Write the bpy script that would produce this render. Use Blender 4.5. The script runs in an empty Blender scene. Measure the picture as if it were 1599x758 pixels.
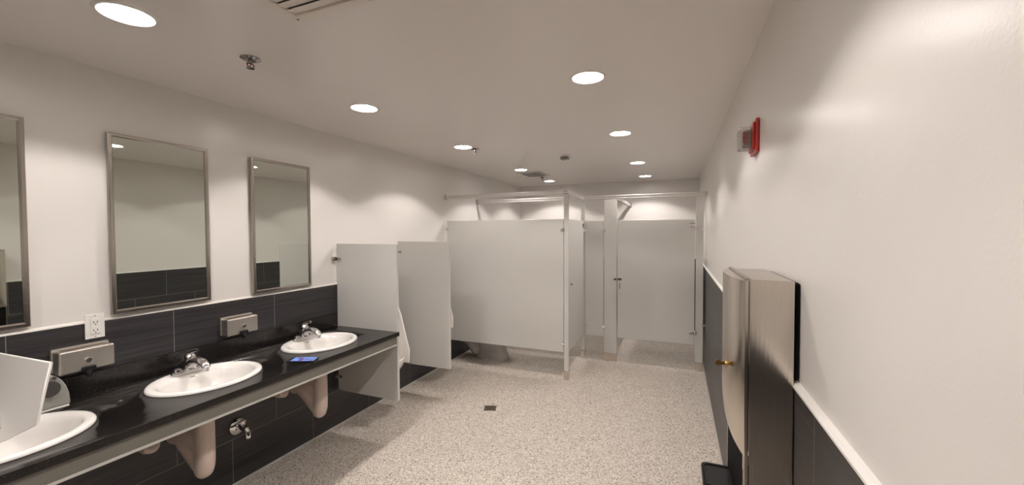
import bpy, bmesh, math, random
from mathutils import Vector, Matrix
random.seed(4)
PI = math.pi
S = bpy.context.scene
COL = S.collection

# ------------------------------------------------------------------ camera, world, exposure
cam_d = bpy.data.cameras.new('camera'); cam = bpy.data.objects.new('camera', cam_d); COL.objects.link(cam)
cam_d.sensor_fit = 'HORIZONTAL'; cam_d.sensor_width = 36; cam_d.lens = 14.219
cam_d.clip_start = 0.02; cam_d.clip_end = 60
R = Vector((0.92567279, 0.37829749, -0.00457044)); U = Vector((-0.00548606, 0.02550157, 0.99965973)); F = Vector((-0.37828532, 0.92533274, -0.02568147))
cam.matrix_world = Matrix(((R.x, U.x, -F.x, 0), (R.y, U.y, -F.y, 0), (R.z, U.z, -F.z, 1.6365), (0, 0, 0, 1)))
S.camera = cam
w = bpy.data.worlds.new('world'); S.world = w; w.use_nodes = True
w.node_tree.nodes['Background'].inputs[0].default_value = (0.02, 0.02, 0.02, 1)
S.view_settings.view_transform = 'Standard'; S.view_settings.look = 'None'
S.view_settings.gamma = 1; S.view_settings.use_curve_mapping = False
S.view_settings.exposure = 0.0
LAMP_COL = (1.0, 0.92, 0.875)
LAMP_BASE, LAMP_BEAM = 34.0, 570.0      # faint glow at all angles, strong beam inside the cut-off angle
S.cycles.max_bounces = 10; S.cycles.diffuse_bounces = 6; S.cycles.glossy_bounces = 5
S.cycles.sample_clamp_indirect = 4.0

# ------------------------------------------------------------------ room numbers (metres)
XW, XT = -2.667, -2.655          # left wall paint face, left tile face
XRW, XRT = 0.316, 0.302          # right wall paint face, right tile face
YB, YF = 6.935, -1.6
H = 2.461
ZT = 1.203                       # top of the tile
Y1, Y2 = 4.324, 5.17             # front and rear line of the stalls

# ------------------------------------------------------------------ material helpers
def new_mat(name):
    m = bpy.data.materials.new(name); m.use_nodes = True
    return m, m.node_tree, m.node_tree.nodes['Principled BSDF']
def plain(name, col, rough=0.5, metal=0.0, spec=0.5, coat=0.0, bump=0.0, bscale=60, var=0.0, vscale=4.0):
    m, nt, b = new_mat(name)
    b.inputs['Roughness'].default_value = rough; b.inputs['Metallic'].default_value = metal
    b.inputs['Specular IOR Level'].default_value = spec; b.inputs['Coat Weight'].default_value = coat
    b.inputs['Coat Roughness'].default_value = 0.15
    tc = nt.nodes.new('ShaderNodeTexCoord')
    n = nt.nodes.new('ShaderNodeTexNoise'); n.inputs['Scale'].default_value = vscale; n.inputs['Detail'].default_value = 3
    nt.links.new(tc.outputs['Object'], n.inputs['Vector'])
    mx = nt.nodes.new('ShaderNodeMixRGB'); mx.blend_type = 'MIX'
    mx.inputs[1].default_value = (*col, 1); mx.inputs[2].default_value = (*[c * (1 - var) for c in col], 1)
    nt.links.new(n.outputs['Fac'], mx.inputs[0]); nt.links.new(mx.outputs[0], b.inputs['Base Color'])
    if bump:
        n2 = nt.nodes.new('ShaderNodeTexNoise'); n2.inputs['Scale'].default_value = bscale; n2.inputs['Detail'].default_value = 2
        nt.links.new(tc.outputs['Object'], n2.inputs['Vector'])
        bp = nt.nodes.new('ShaderNodeBump'); bp.inputs['Strength'].default_value = bump; bp.inputs['Distance'].default_value = 0.002
        nt.links.new(n2.outputs['Fac'], bp.inputs['Height']); nt.links.new(bp.outputs['Normal'], b.inputs['Normal'])
    return m
def brushed(name, col, rough, axis_scale, metal=1.0, bump=0.15):
    m, nt, b = new_mat(name)
    b.inputs['Metallic'].default_value = metal
    tc = nt.nodes.new('ShaderNodeTexCoord'); mp = nt.nodes.new('ShaderNodeMapping'); mp.inputs['Scale'].default_value = axis_scale
    n = nt.nodes.new('ShaderNodeTexNoise'); n.inputs['Scale'].default_value = 1.0; n.inputs['Detail'].default_value = 4
    nt.links.new(tc.outputs['Object'], mp.inputs[0]); nt.links.new(mp.outputs[0], n.inputs['Vector'])
    mr = nt.nodes.new('ShaderNodeMapRange'); mr.inputs['To Min'].default_value = rough * 0.8; mr.inputs['To Max'].default_value = rough * 1.25
    nt.links.new(n.outputs['Fac'], mr.inputs['Value']); nt.links.new(mr.outputs[0], b.inputs['Roughness'])
    mx = nt.nodes.new('ShaderNodeMixRGB'); mx.inputs[1].default_value = (*col, 1); mx.inputs[2].default_value = (*[c * .86 for c in col], 1)
    nt.links.new(n.outputs['Fac'], mx.inputs[0]); nt.links.new(mx.outputs[0], b.inputs['Base Color'])
    bp = nt.nodes.new('ShaderNodeBump'); bp.inputs['Strength'].default_value = bump; bp.inputs['Distance'].default_value = 0.0006
    nt.links.new(n.outputs['Fac'], bp.inputs['Height']); nt.links.new(bp.outputs['Normal'], b.inputs['Normal'])
    return m
def emit(name, col, strength):
    m, nt, b = new_mat(name)
    b.inputs['Base Color'].default_value = (*col, 1); b.inputs['Emission Color'].default_value = (*col, 1)
    b.inputs['Emission Strength'].default_value = strength
    return m

WALL = plain('wall_paint', (0.78, 0.755, 0.722), 0.25, spec=0.5, bump=0.12, bscale=140)
CEIL = plain('ceiling_paint', (0.85, 0.81, 0.785), 0.22, spec=0.42, bump=0.08, bscale=90)
def tile_mat(name, phase):
    m, nt, b = new_mat(name)
    g = nt.nodes.new('ShaderNodeNewGeometry'); sp = nt.nodes.new('ShaderNodeSeparateXYZ'); nt.links.new(g.outputs['Position'], sp.inputs[0])
    ad = nt.nodes.new('ShaderNodeMath'); ad.operation = 'ADD'; nt.links.new(sp.outputs['X'], ad.inputs[0]); nt.links.new(sp.outputs['Y'], ad.inputs[1])
    a2 = nt.nodes.new('ShaderNodeMath'); a2.operation = 'SUBTRACT'; nt.links.new(ad.outputs[0], a2.inputs[0]); a2.inputs[1].default_value = phase
    z2 = nt.nodes.new('ShaderNodeMath'); z2.operation = 'ADD'; nt.links.new(sp.outputs['Z'], z2.inputs[0]); z2.inputs[1].default_value = 0.6
    cb = nt.nodes.new('ShaderNodeCombineXYZ'); nt.links.new(a2.outputs[0], cb.inputs['X']); nt.links.new(z2.outputs[0], cb.inputs['Y'])
    br = nt.nodes.new('ShaderNodeTexBrick'); nt.links.new(cb.outputs[0], br.inputs['Vector'])
    br.inputs['Scale'].default_value = 1; br.inputs['Brick Width'].default_value = 0.6225; br.inputs['Row Height'].default_value = 0.3005
    br.inputs['Mortar Size'].default_value = 0.0016; br.inputs['Mortar Smooth'].default_value = 0.2; br.offset = 0.5; br.offset_frequency = 2
    br.inputs['Color1'].default_value = (1, 1, 1, 1); br.inputs['Color2'].default_value = (0.85, 0.85, 0.85, 1)
    br.inputs['Mortar'].default_value = (0, 0, 0, 1)
    mp = nt.nodes.new('ShaderNodeMapping'); mp.inputs['Scale'].default_value = (1.6, 60, 1); nt.links.new(cb.outputs[0], mp.inputs[0])
    n = nt.nodes.new('ShaderNodeTexNoise'); n.inputs['Scale'].default_value = 1; n.inputs['Detail'].default_value = 5; n.inputs['Roughness'].default_value = 0.6
    nt.links.new(mp.outputs[0], n.inputs['Vector'])
    cr = nt.nodes.new('ShaderNodeValToRGB'); nt.links.new(n.outputs['Fac'], cr.inputs[0])
    cr.color_ramp.elements[0].position = 0.3; cr.color_ramp.elements[0].color = (0.016, 0.0155, 0.0165, 1)
    cr.color_ramp.elements[1].position = 0.72; cr.color_ramp.elements[1].color = (0.056, 0.053, 0.056, 1)
    mul = nt.nodes.new('ShaderNodeMixRGB'); mul.blend_type = 'MULTIPLY'; mul.inputs[0].default_value = 1
    nt.links.new(cr.outputs[0], mul.inputs[1]); nt.links.new(br.outputs['Color'], mul.inputs[2])
    mx = nt.nodes.new('ShaderNodeMixRGB'); nt.links.new(br.outputs['Fac'], mx.inputs[0]); nt.links.new(mul.outputs[0], mx.inputs[1])
    mx.inputs[2].default_value = (0.24, 0.235, 0.22, 1)
    nt.links.new(mx.outputs[0], b.inputs['Base Color'])
    b.inputs['Roughness'].default_value = 0.38; b.inputs['Specular IOR Level'].default_value = 0.5
    bp = nt.nodes.new('ShaderNodeBump'); bp.inputs['Strength'].default_value = 0.3; bp.inputs['Distance'].default_value = 0.001
    iv = nt.nodes.new('ShaderNodeMath'); iv.operation = 'SUBTRACT'; iv.inputs[0].default_value = 1; nt.links.new(br.outputs['Fac'], iv.inputs[1])
    nt.links.new(iv.outputs[0], bp.inputs['Height']); nt.links.new(bp.outputs['Normal'], b.inputs['Normal'])
    return m
TILE_L = tile_mat('charcoal_tile_left', XT + 0.77)
TILE_R = tile_mat('charcoal_tile_right', XRT + 3.01)
def floor_mat():
    m, nt, b = new_mat('speckled_epoxy_floor')
    g = nt.nodes.new('ShaderNodeNewGeometry')
    v = nt.nodes.new('ShaderNodeTexVoronoi'); v.inputs['Scale'].default_value = 150; nt.links.new(g.outputs['Position'], v.inputs['Vector'])
    sp = nt.nodes.new('ShaderNodeSeparateColor'); nt.links.new(v.outputs['Color'], sp.inputs[0])
    cr = nt.nodes.new('ShaderNodeValToRGB'); cr.color_ramp.interpolation = 'CONSTANT'; nt.links.new(sp.outputs[0], cr.inputs[0])
    el = cr.color_ramp.elements
    el[0].position = 0; el[0].color = (0.16, 0.138, 0.112, 1); el[1].position = 0.07; el[1].color = (0.47, 0.42, 0.365, 1)
    for p, c in ((0.35, (0.56, 0.505, 0.445)), (0.62, (0.36, 0.316, 0.27)), (0.75, (0.66, 0.61, 0.545)), (0.93, (0.74, 0.70, 0.64))):
        e = el.new(p); e.color = (*c, 1)
    n = nt.nodes.new('ShaderNodeTexNoise'); n.inputs['Scale'].default_value = 1.4; n.inputs['Detail'].default_value = 3; nt.links.new(g.outputs['Position'], n.inputs['Vector'])
    mx = nt.nodes.new('ShaderNodeMixRGB'); mx.blend_type = 'MULTIPLY'; mr = nt.nodes.new('ShaderNodeMapRange')
    nt.links.new(n.outputs['Fac'], mr.inputs['Value']); mr.inputs['To Min'].default_value = 0.0; mr.inputs['To Max'].default_value = 0.25
    nt.links.new(mr.outputs[0], mx.inputs[0]); nt.links.new(cr.outputs[0], mx.inputs[1]); mx.inputs[2].default_value = (0.75, 0.72, 0.68, 1)
    nt.links.new(mx.outputs[0], b.inputs['Base Color'])
    b.inputs['Roughness'].default_value = 0.5; b.inputs['Specular IOR Level'].default_value = 0.35
    bp = nt.nodes.new('ShaderNodeBump'); bp.inputs['Strength'].default_value = 0.25; bp.inputs['Distance'].default_value = 0.001
    nt.links.new(sp.outputs[1], bp.inputs['Height']); nt.links.new(bp.outputs['Normal'], b.inputs['Normal'])
    return m
FLOOR = floor_mat()
def granite_mat():
    m, nt, b = new_mat('black_granite')
    g = nt.nodes.new('ShaderNodeNewGeometry')
    v = nt.nodes.new('ShaderNodeTexVoronoi'); v.inputs['Scale'].default_value = 320; nt.links.new(g.outputs['Position'], v.inputs['Vector'])
    sp = nt.nodes.new('ShaderNodeSeparateColor'); nt.links.new(v.outputs['Color'], sp.inputs[0])
    cr = nt.nodes.new('ShaderNodeValToRGB'); cr.color_ramp.interpolation = 'CONSTANT'; nt.links.new(sp.outputs[0], cr.inputs[0])
    el = cr.color_ramp.elements; el[0].color = (0.010, 0.0083, 0.0075, 1); el[1].position = 0.7; el[1].color = (0.015, 0.0125, 0.0115, 1)
    e = el.new(0.94); e.color = (0.035, 0.030, 0.028, 1)
    nt.links.new(cr.outputs[0], b.inputs['Base Color']); b.inputs['Roughness'].default_value = 0.21; b.inputs['Specular IOR Level'].default_value = 0.55
    return m
GRANITE = granite_mat()
TRIMW = plain('white_trim', (0.80, 0.78, 0.74), 0.35)
CAULK = plain('grey_cove_trim', (0.42, 0.40, 0.37), 0.5)
PANEL = plain('grey_partition_laminate', (0.645, 0.635, 0.605), 0.30, spec=0.4, bump=0.1, bscale=220, var=0.04)
APRON = plain('taupe_apron_laminate', (0.20, 0.19, 0.165), 0.42, var=0.05)
ALU = brushed('satin_aluminium', (0.86, 0.84, 0.82), 0.38, (40, 40, 3), metal=0.75, bump=0.08)
STEELC = brushed('brushed_stainless_cabinet', (0.74, 0.68, 0.61), 0.16, (420, 420, 5), bump=0.2)
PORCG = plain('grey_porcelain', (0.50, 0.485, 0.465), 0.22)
STEEL = brushed('brushed_stainless', (0.72, 0.66, 0.60), 0.17, (6, 6, 500), bump=0.22)
STEELS = brushed('soft_stainless', (0.70, 0.66, 0.60), 0.42, (6, 300, 6), bump=0.05)
STEELV = brushed('brushed_stainless_frame', (0.50, 0.46, 0.42), 0.23, (6, 6, 200), bump=0.15)
CHROME = plain('chrome', (0.88, 0.87, 0.88), 0.07, metal=1.0)
DKCHROME = plain('dark_chrome', (0.35, 0.33, 0.32), 0.18, metal=1.0)
BRASS = plain('brass', (0.62, 0.40, 0.13), 0.28, metal=1.0)
MIRROR = plain('mirror_silver', (0.70, 0.74, 0.69), 0.008, metal=1.0)
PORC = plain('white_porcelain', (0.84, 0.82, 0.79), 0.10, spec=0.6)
COVERM = plain('beige_pipe_cover', (0.70, 0.585, 0.52), 0.30, bump=0.05, bscale=30, var=0.08)
WPLAST = plain('white_plastic', (0.86, 0.84, 0.80), 0.36)
OUTL = plain('outlet_plastic', (0.84, 0.83, 0.80), 0.25)
BLACKP = plain('black_plastic', (0.010, 0.010, 0.011), 0.32, spec=0.3)
BLACKM = plain('black_rubber', (0.009, 0.0085, 0.0085), 0.75, spec=0.04)
SCREW = plain('dark_screw', (0.10, 0.09, 0.08), 0.35, metal=0.7)
RED = plain('red_alarm_plastic', (0.50, 0.035, 0.03), 0.3)
REDT = plain('red_letter_ink', (0.50, 0.03, 0.03), 0.4)
VENTM = plain('vent_enamel', (0.74, 0.69, 0.64), 0.4)
VENTD = plain('vent_dark_inside', (0.11, 0.10, 0.095), 0.6)
SENSG = plain('sensor_grey', (0.26, 0.235, 0.22), 0.45)
DRAINM = brushed('drain_brass_steel', (0.30, 0.25, 0.19), 0.36, (60, 60, 60))
def lamp_mat(name, beam):
    """LED downlight: strong beam inside about 58 degrees, weak glow outside (an optic's angular distribution)"""
    m, nt, b = new_mat(name)
    g = nt.nodes.new('ShaderNodeNewGeometry'); d = nt.nodes.new('ShaderNodeVectorMath'); d.operation = 'DOT_PRODUCT'
    nt.links.new(g.outputs['Incoming'], d.inputs[0]); nt.links.new(g.outputs['Normal'], d.inputs[1])
    mr = nt.nodes.new('ShaderNodeMapRange'); mr.interpolation_type = 'SMOOTHSTEP'; nt.links.new(d.outputs['Value'], mr.inputs['Value'])
    mr.inputs['From Min'].default_value = 0.46; mr.inputs['From Max'].default_value = 0.58
    mr.inputs['To Min'].default_value = LAMP_BASE; mr.inputs['To Max'].default_value = beam
    nt.links.new(mr.outputs[0], b.inputs['Emission Strength']); b.inputs['Emission Color'].default_value = (*LAMP_COL, 1)
    b.inputs['Base Color'].default_value = (.8, .8, .8, 1)
    m.cycles.emission_sampling = 'FRONT_BACK'
    return m
LENSM = lamp_mat('lamp_lens', LAMP_BEAM)
DIFFM = lamp_mat('lamp_diffuser', LAMP_BASE)
REFL = plain('lamp_reflector', (0.86, 0.84, 0.80), 0.4)
def glassy(name, col, rough, trans, ior=1.45):
    m, nt, b = new_mat(name); b.inputs['Base Color'].default_value = (*col, 1); b.inputs['Roughness'].default_value = rough
    b.inputs['Transmission Weight'].default_value = trans; b.inputs['IOR'].default_value = ior
    return m
CLEAR = glassy('clear_strobe_plastic', (0.93, 0.88, 0.86), 0.08, 0.85)
COREM = plain('dark_core', (0.055, 0.05, 0.047), 0.5)
SMOKY = glassy('translucent_plastic', (0.80, 0.80, 0.75), 0.22, 0.62)
def screen_mat():
    m, nt, b = new_mat('phone_screen')
    tc = nt.nodes.new('ShaderNodeTexCoord'); mp = nt.nodes.new('ShaderNodeMapping'); nt.links.new(tc.outputs['Generated'], mp.inputs[0])
    n = nt.nodes.new('ShaderNodeTexNoise'); n.inputs['Scale'].default_value = 3.2; n.inputs['Detail'].default_value = 2; nt.links.new(mp.outputs[0], n.inputs['Vector'])
    cr = nt.nodes.new('ShaderNodeValToRGB'); nt.links.new(n.outputs['Fac'], cr.inputs[0]); el = cr.color_ramp.elements
    el[0].position = 0.34; el[0].color = (0.14, 0.07, 0.20, 1); el[1].position = 0.55; el[1].color = (0.22, 0.42, 0.90, 1)
    e = el.new(0.43); e.color = (0.24, 0.22, 0.62, 1)
    nt.links.new(cr.outputs[0], b.inputs['Emission Color']); b.inputs['Emission Strength'].default_value = 0.9
    b.inputs['Base Color'].default_value = (0.01, 0.01, 0.015, 1); b.inputs['Roughness'].default_value = 0.08
    return m
SCREEN = screen_mat()

# ------------------------------------------------------------------ object helpers
def worig(o):
    v = Vector((0, 0, 0))
    while o: v += Vector(o.location); o = o.parent
    return v
def tag(o, label=None, cat=None, group=None, kind=None):
    if label: o['label'] = label
    if cat: o['category'] = cat
    if group: o['group'] = group
    if kind: o['kind'] = kind
    return o
def thing(name, loc, label, cat, group=None):
    o = bpy.data.objects.new(name, None); o.empty_display_size = 0.05; COL.objects.link(o); o.location = loc
    return tag(o, label, cat, group)
class MB:
    def __init__(s): s.bm = bmesh.new(); s.mi = 0
    def _faces(s, vs):
        fs = {f for v in vs for f in v.link_faces}
        for f in fs: f.material_index = s.mi
    def box(s, x0, x1, y0, y1, z0, z1, bev=0.0, seg=2, rot=None, piv=None):
        b = bmesh.new(); r = bmesh.ops.create_cube(b, size=1)
        for v in b.verts: v.co = Vector(((x0 + x1) / 2 + v.co.x * (x1 - x0), (y0 + y1) / 2 + v.co.y * (y1 - y0), (z0 + z1) / 2 + v.co.z * (z1 - z0)))
        if bev: bmesh.ops.bevel(b, geom=b.edges[:], offset=bev, segments=seg, affect='EDGES', profile=0.5)
        if rot is not None:
            p = Vector(piv) if piv else Vector(((x0 + x1) / 2, (y0 + y1) / 2, (z0 + z1) / 2))
            for v in b.verts: v.co = p + rot @ (v.co - p)
        return s._merge(b)
    def _merge(s, b):
        me = bpy.data.meshes.new('t'); b.to_mesh(me); b.free(); n0 = len(s.bm.faces)
        s.bm.from_mesh(me); bpy.data.meshes.remove(me); s.bm.faces.ensure_lookup_table()
        for f in s.bm.faces[n0:]: f.material_index = s.mi
        return s
    def tube(s, pts, rads, n=16, cap=True, sy=1.0):
        b = bmesh.new(); pts = [Vector(p) for p in pts]
        if not hasattr(rads, '__len__'): rads = [rads] * len(pts)
        rings = []; prev = None
        for i, p in enumerate(pts):
            t = (pts[min(i + 1, len(pts) - 1)] - pts[max(i - 1, 0)]).normalized()
            if prev is None:
                a = Vector((0, 0, 1)) if abs(t.z) < 0.9 else Vector((0, 1, 0))
                nrm = (a - t * a.dot(t)).normalized()
            else: nrm = (prev - t * prev.dot(t)).normalized()
            prev = nrm; bi = t.cross(nrm)
            rings.append([b.verts.new(p + (nrm * math.cos(2 * PI * k / n) + bi * math.sin(2 * PI * k / n) * sy) * max(rads[i], 1e-4)) for k in range(n)])
        for i in range(len(rings) - 1):
            for k in range(n): b.faces.new((rings[i][k], rings[i][(k + 1) % n], rings[i + 1][(k + 1) % n], rings[i + 1][k]))
        if cap: b.faces.new(rings[0][::-1]); b.faces.new(rings[-1])
        bmesh.ops.recalc_face_normals(b, faces=b.faces)
        return s._merge(b)
    def cyl(s, p0, p1, r, n=20, bev=0.0):
        p0, p1 = Vector(p0), Vector(p1); d = (p1 - p0)
        if bev and d.length > 2 * bev:
            u = d.normalized()
            return s.tube([p0, p0 + u * bev * .3, p0 + u * bev, p1 - u * bev, p1 - u * bev * .3, p1], [r - bev, r - bev * .3, r, r, r - bev * .3, r - bev], n)
        return s.tube([p0, p1], r, n)
    def loft(s, rings, cap0=True, cap1=True, closed=False):
        b = bmesh.new(); rr = [[b.verts.new(Vector(p)) for p in r] for r in rings]; n = len(rr[0])
        for i in range(len(rr) - 1):
            for k in range(n): b.faces.new((rr[i][k], rr[i][(k + 1) % n], rr[i + 1][(k + 1) % n], rr[i + 1][k]))
        if closed:
            for k in range(n): b.faces.new((rr[-1][k], rr[-1][(k + 1) % n], rr[0][(k + 1) % n], rr[0][k]))
        else:
            if cap0: b.faces.new(rr[0][::-1])
            if cap1: b.faces.new(rr[-1])
        bmesh.ops.recalc_face_normals(b, faces=b.faces)
        return s._merge(b)
    def prism(s, prof, axis, a0, a1, bev=0.0, seg=2):
        b = bmesh.new()
        def P(p, a):
            return Vector((a, p[0], p[1])) if axis == 'x' else Vector((p[0], a, p[1])) if axis == 'y' else Vector((p[0], p[1], a))
        v0 = [b.verts.new(P(p, a0)) for p in prof]; v1 = [b.verts.new(P(p, a1)) for p in prof]; n = len(prof)
        b.faces.new(v0[::-1]); b.faces.new(v1)
        for k in range(n): b.faces.new((v0[k], v0[(k + 1) % n], v1[(k + 1) % n], v1[k]))
        bmesh.ops.recalc_face_normals(b, faces=b.faces)
        if bev: bmesh.ops.bevel(b, geom=b.edges[:], offset=bev, segments=seg, affect='EDGES', profile=0.5)
        return s._merge(b)
    def quad(s, *pts):
        f = s.bm.faces.new([s.bm.verts.new(Vector(p)) for p in pts]); f.material_index = s.mi
        return s
    def build(s, name, mats, parent=None, smooth=35, xf=None):
        if xf is not None:
            for v in s.bm.verts: v.co = xf @ v.co
        if not isinstance(mats, (list, tuple)): mats = [mats]
        o0 = Vector((0, 0, 0))
        if parent: o0 = worig(parent)
        for v in s.bm.verts: v.co -= o0
        me = bpy.data.meshes.new(name); s.bm.to_mesh(me); s.bm.free()
        for m in mats: me.materials.append(m)
        if smooth:
            me.shade_smooth(); me.set_sharp_from_angle(angle=math.radians(smooth))
        o = bpy.data.objects.new(name, me); COL.objects.link(o)
        if parent: o.parent = parent
        if smooth:
            wn = o.modifiers.new('normals', 'WEIGHTED_NORMAL'); wn.keep_sharp = True; wn.weight = 80
        return o
def center(o):
    """put a top-level mesh's origin at its base centre"""
    vs = [v.co for v in o.data.vertices]
    lo = Vector([min(v[i] for v in vs) for i in range(3)]); hi = Vector([max(v[i] for v in vs) for i in range(3)])
    c = Vector(((lo.x + hi.x) / 2, (lo.y + hi.y) / 2, lo.z))
    o.data.transform(Matrix.Translation(-c)); o.location = c
    return o
def children(o): return [c for c in bpy.data.objects if c.parent == o]
def copy_tree(o, parent=None):
    c = o.copy(); COL.objects.link(c); c.parent = parent
    for ch in children(o): copy_tree(ch, c)
    return c
def bake_mods(o):
    dg = bpy.context.evaluated_depsgraph_get(); me = bpy.data.meshes.new_from_object(o.evaluated_get(dg))
    old = o.data; o.modifiers.clear(); o.data = me
    me.name = o.name
    return o
def remesh(o, vox, it=6, fac=0.6):
    o.modifiers.clear()
    m = o.modifiers.new('r', 'REMESH'); m.mode = 'VOXEL'; m.voxel_size = vox; m.use_smooth_shade = True
    m2 = o.modifiers.new('s', 'SMOOTH'); m2.factor = fac; m2.iterations = it
    bake_mods(o); o.data.shade_smooth()
    return o
def struct(o): return tag(o, kind='structure')
def ell(cx, cy, rx, ry, z, n=48, p=2.0):
    out = []
    for k in range(n):
        a = 2 * PI * k / n; c, s_ = math.cos(a), math.sin(a)
        out.append((cx + rx * math.copysign(abs(c) ** (2 / p), c), cy + ry * math.copysign(abs(s_) ** (2 / p), s_), z))
    return out

# ------------------------------------------------------------------ the room
LX = (-1.920, -0.447)
LAMPS = [(LX[0], .88), (LX[0], 2.127), (LX[0], 3.461), (LX[0], 5.024), (LX[0], 6.311), (LX[1], 2.174), (LX[1], 3.507), (LX[1], 5.079), (LX[1], 6.338),
         (LX[1], .86), (LX[0], -.45), (LX[1], -.45)]
m = MB(); m.box(XW - .1, XRW + .1, YF - .1, YB + .1, -.1, 0); struct(m.build('floor', FLOOR, smooth=0))
m = MB(); m.box(XW - .1, XRW + .1, YF - .1, YB + .1, H, H + .12)
ceil = m.build('ceiling', CEIL, smooth=0)
mc = MB()
for x, y in LAMPS: mc.cyl((x, y, H - .05), (x, y, H + .09), .0815, 32)
cut = mc.build('cut', CEIL)
bo = ceil.modifiers.new('b', 'BOOLEAN'); bo.object = cut; bo.operation = 'DIFFERENCE'; bo.solver = 'EXACT'
bake_mods(ceil); bpy.data.objects.remove(cut); struct(ceil)
def wall(name, bx, tile_bx, tm):
    m = MB(); m.box(*bx); m.mi = 1
    if tile_bx: m.box(*tile_bx)
    struct(m.build(name, [WALL, tm], smooth=0))
wall('wall_left', (XW - .1, XW, YF, YB, 0, H), (XW, XT, YF, YB, 0, ZT), TILE_L)
wall('wall_right', (XRW, XRW + .1, YF, YB, 0, H), (XRT, XRW, YF, YB, 0, ZT), TILE_R)
wall('wall_back', (XW - .1, XRW + .1, YB, YB + .1, 0, H), (XT, XRT, YB - .012, YB, 0, ZT), TILE_L)
wall('wall_front', (XW - .1, XRW + .1, YF - .1, YF, 0, H), (XT, XRT, YF, YF + .012, 0, ZT), TILE_L)
m = MB(); m.prism([(XT + .003, ZT - .001), (XT + .003, ZT + .005), (XT - .003, ZT + .0115), (XW, ZT + .012), (XW, ZT - .001)], 'y', YF, YB - .012); struct(m.build('trim_1', TRIMW, smooth=0))
m = MB(); m.prism([(XRT - .003, ZT - .001), (XRT - .003, ZT + .005), (XRT + .003, ZT + .011), (XRW, ZT + .013), (XRW, ZT - .001)], 'y', YF, YB - .012); struct(m.build('trim_2', TRIMW, smooth=0))
m = MB(); m.prism([(XT, 0), (XT + .010, 0), (XT + .008, .006), (XT, .012)], 'y', YF, YB - .012); struct(m.build('trim_3', CAULK, smooth=0))
m = MB(); m.prism([(XRT, 0), (XRT - .010, 0), (XRT - .008, .006), (XRT, .012)], 'y', YF, YB - .012); struct(m.build('trim_4', CAULK, smooth=0))

# ------------------------------------------------------------------ recessed ceiling lamps
lamp_labels = [
 'round recessed ceiling light at the upper left, large and nearest above the mirrors',
 'round recessed ceiling light second from the front in the left row, past the near sprinkler',
 'round recessed ceiling light third in the left row, next to the middle sprinkler',
 'round recessed ceiling light over the front toilet stall, just before the small dark ceiling vent',
 'round recessed ceiling light farthest in the left row, just past the small dark ceiling vent',
 'round recessed ceiling light nearest in the right row, largest of the four right of centre',
 'round recessed ceiling light second nearest in the right row of the ceiling',
 'round recessed ceiling light third in the right row, above the tall narrow pilaster',
 'round recessed ceiling light farthest in the right row, closest to the back wall',
 'round recessed ceiling light overhead beside the slatted ceiling vent, outside the photo',
 'round recessed ceiling light behind the camera in the left row',
 'round recessed ceiling light behind the camera in the right row']
def make_lamp(x, y):
    t = thing('ceiling_light', (x, y, H), lamp_labels[0], 'ceiling light', 'recessed ceiling lights')
    n = 40
    m = MB(); rr = [(.080, 0.0), (.082, -.004), (.090, -.0045), (.095, -.002), (.096, 0.0)]
    m.loft([[(x + r * math.cos(2 * PI * k / n), y + r * math.sin(2 * PI * k / n), H + z) for k in range(n)] for r, z in rr], False, False)
    m.build('trim_ring', TRIMW, t)
    m = MB(); m.cyl((x, y, H + .006), (x, y, H + .010), .047, n); m.build('lens', LENSM, t)
    m = MB(); m.loft([[(x + rr_ * math.cos(2 * PI * k / n), y + rr_ * math.sin(2 * PI * k / n), H + z) for k in range(n)] for rr_, z in ((.0795, .007), (.046, .007), (.046, .011), (.0795, .011))], closed=True); m.build('diffuser', DIFFM, t)
    return t
l0 = make_lamp(*LAMPS[0])
for i, (x, y) in enumerate(LAMPS):
    t = l0 if i == 0 else copy_tree(l0); t.location = (x, y, H); t['label'] = lamp_labels[i]

# ------------------------------------------------------------------ toilet stalls
def bracket_bm(x, y, z, along):   # small chrome clip, two ears and a bolt
    m = MB()
    if along == 'x':
        m.box(x - .022, x + .022, y - .006, y + .006, z - .016, z + .016, .003); m.cyl((x - .011, y - .012, z), (x - .011, y + .002, z), .006, 10); m.cyl((x + .011, y - .012, z), (x + .011, y + .002, z), .006, 10)
    else:
        m.box(x - .006, x + .006, y - .022, y + .022, z - .016, z + .016, .003); m.cyl((x + .012, y - .011, z), (x - .002, y - .011, z), .006, 10); m.cyl((x + .012, y + .011, z), (x - .002, y + .011, z), .006, 10)
    return m
TH = .025
def panel_thing(name, label, cat, x0, x1, y0, y1, z0=.305, z1=1.778, mat=PANEL, group=None):
    t = thing(name, ((x0 + x1) / 2, (y0 + y1) / 2, z0), label, cat, group)
    m = MB(); m.box(x0, x1, y0, y1, z0, z1, .003); m.build('panel', mat, t)
    return t
# front panel of the front stall
t = panel_thing('toilet_partition', 'wide grey stall panel facing the camera with the toilet foot showing beneath', 'partition', XT + .020, -1.158, Y1, Y1 + TH)
for z in (1.68, .42): bracket_bm(XT + .022, Y1 - .004, z, 'x').build('bracket', CHROME, t)
for z in (1.66, .40): bracket_bm(-1.165, Y1 - .006, z, 'x').build('bracket', CHROME, t)
# rear panel of the front stall
t = panel_thing('toilet_partition', 'grey partition closing the back of the front stall, behind the wide front panel', 'partition', XT + .020, -1.158, Y2, Y2 + TH)
for z in (1.68, .42): bracket_bm(XT + .022, Y2 - .004, z, 'x').build('bracket', CHROME, t)
# narrow filler panel
t = panel_thing('toilet_partition', 'narrow dark grey filler panel between the stall post and the tall pilaster', 'partition', -1.098, -.863, Y2, Y2 + TH)
for z in (1.655, .43):
    bracket_bm(-.860, Y2 - .006, z, 'x').build('bracket', CHROME, t); bracket_bm(-1.100, Y2 - .006, z, 'x').build('bracket', CHROME, t)
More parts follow.
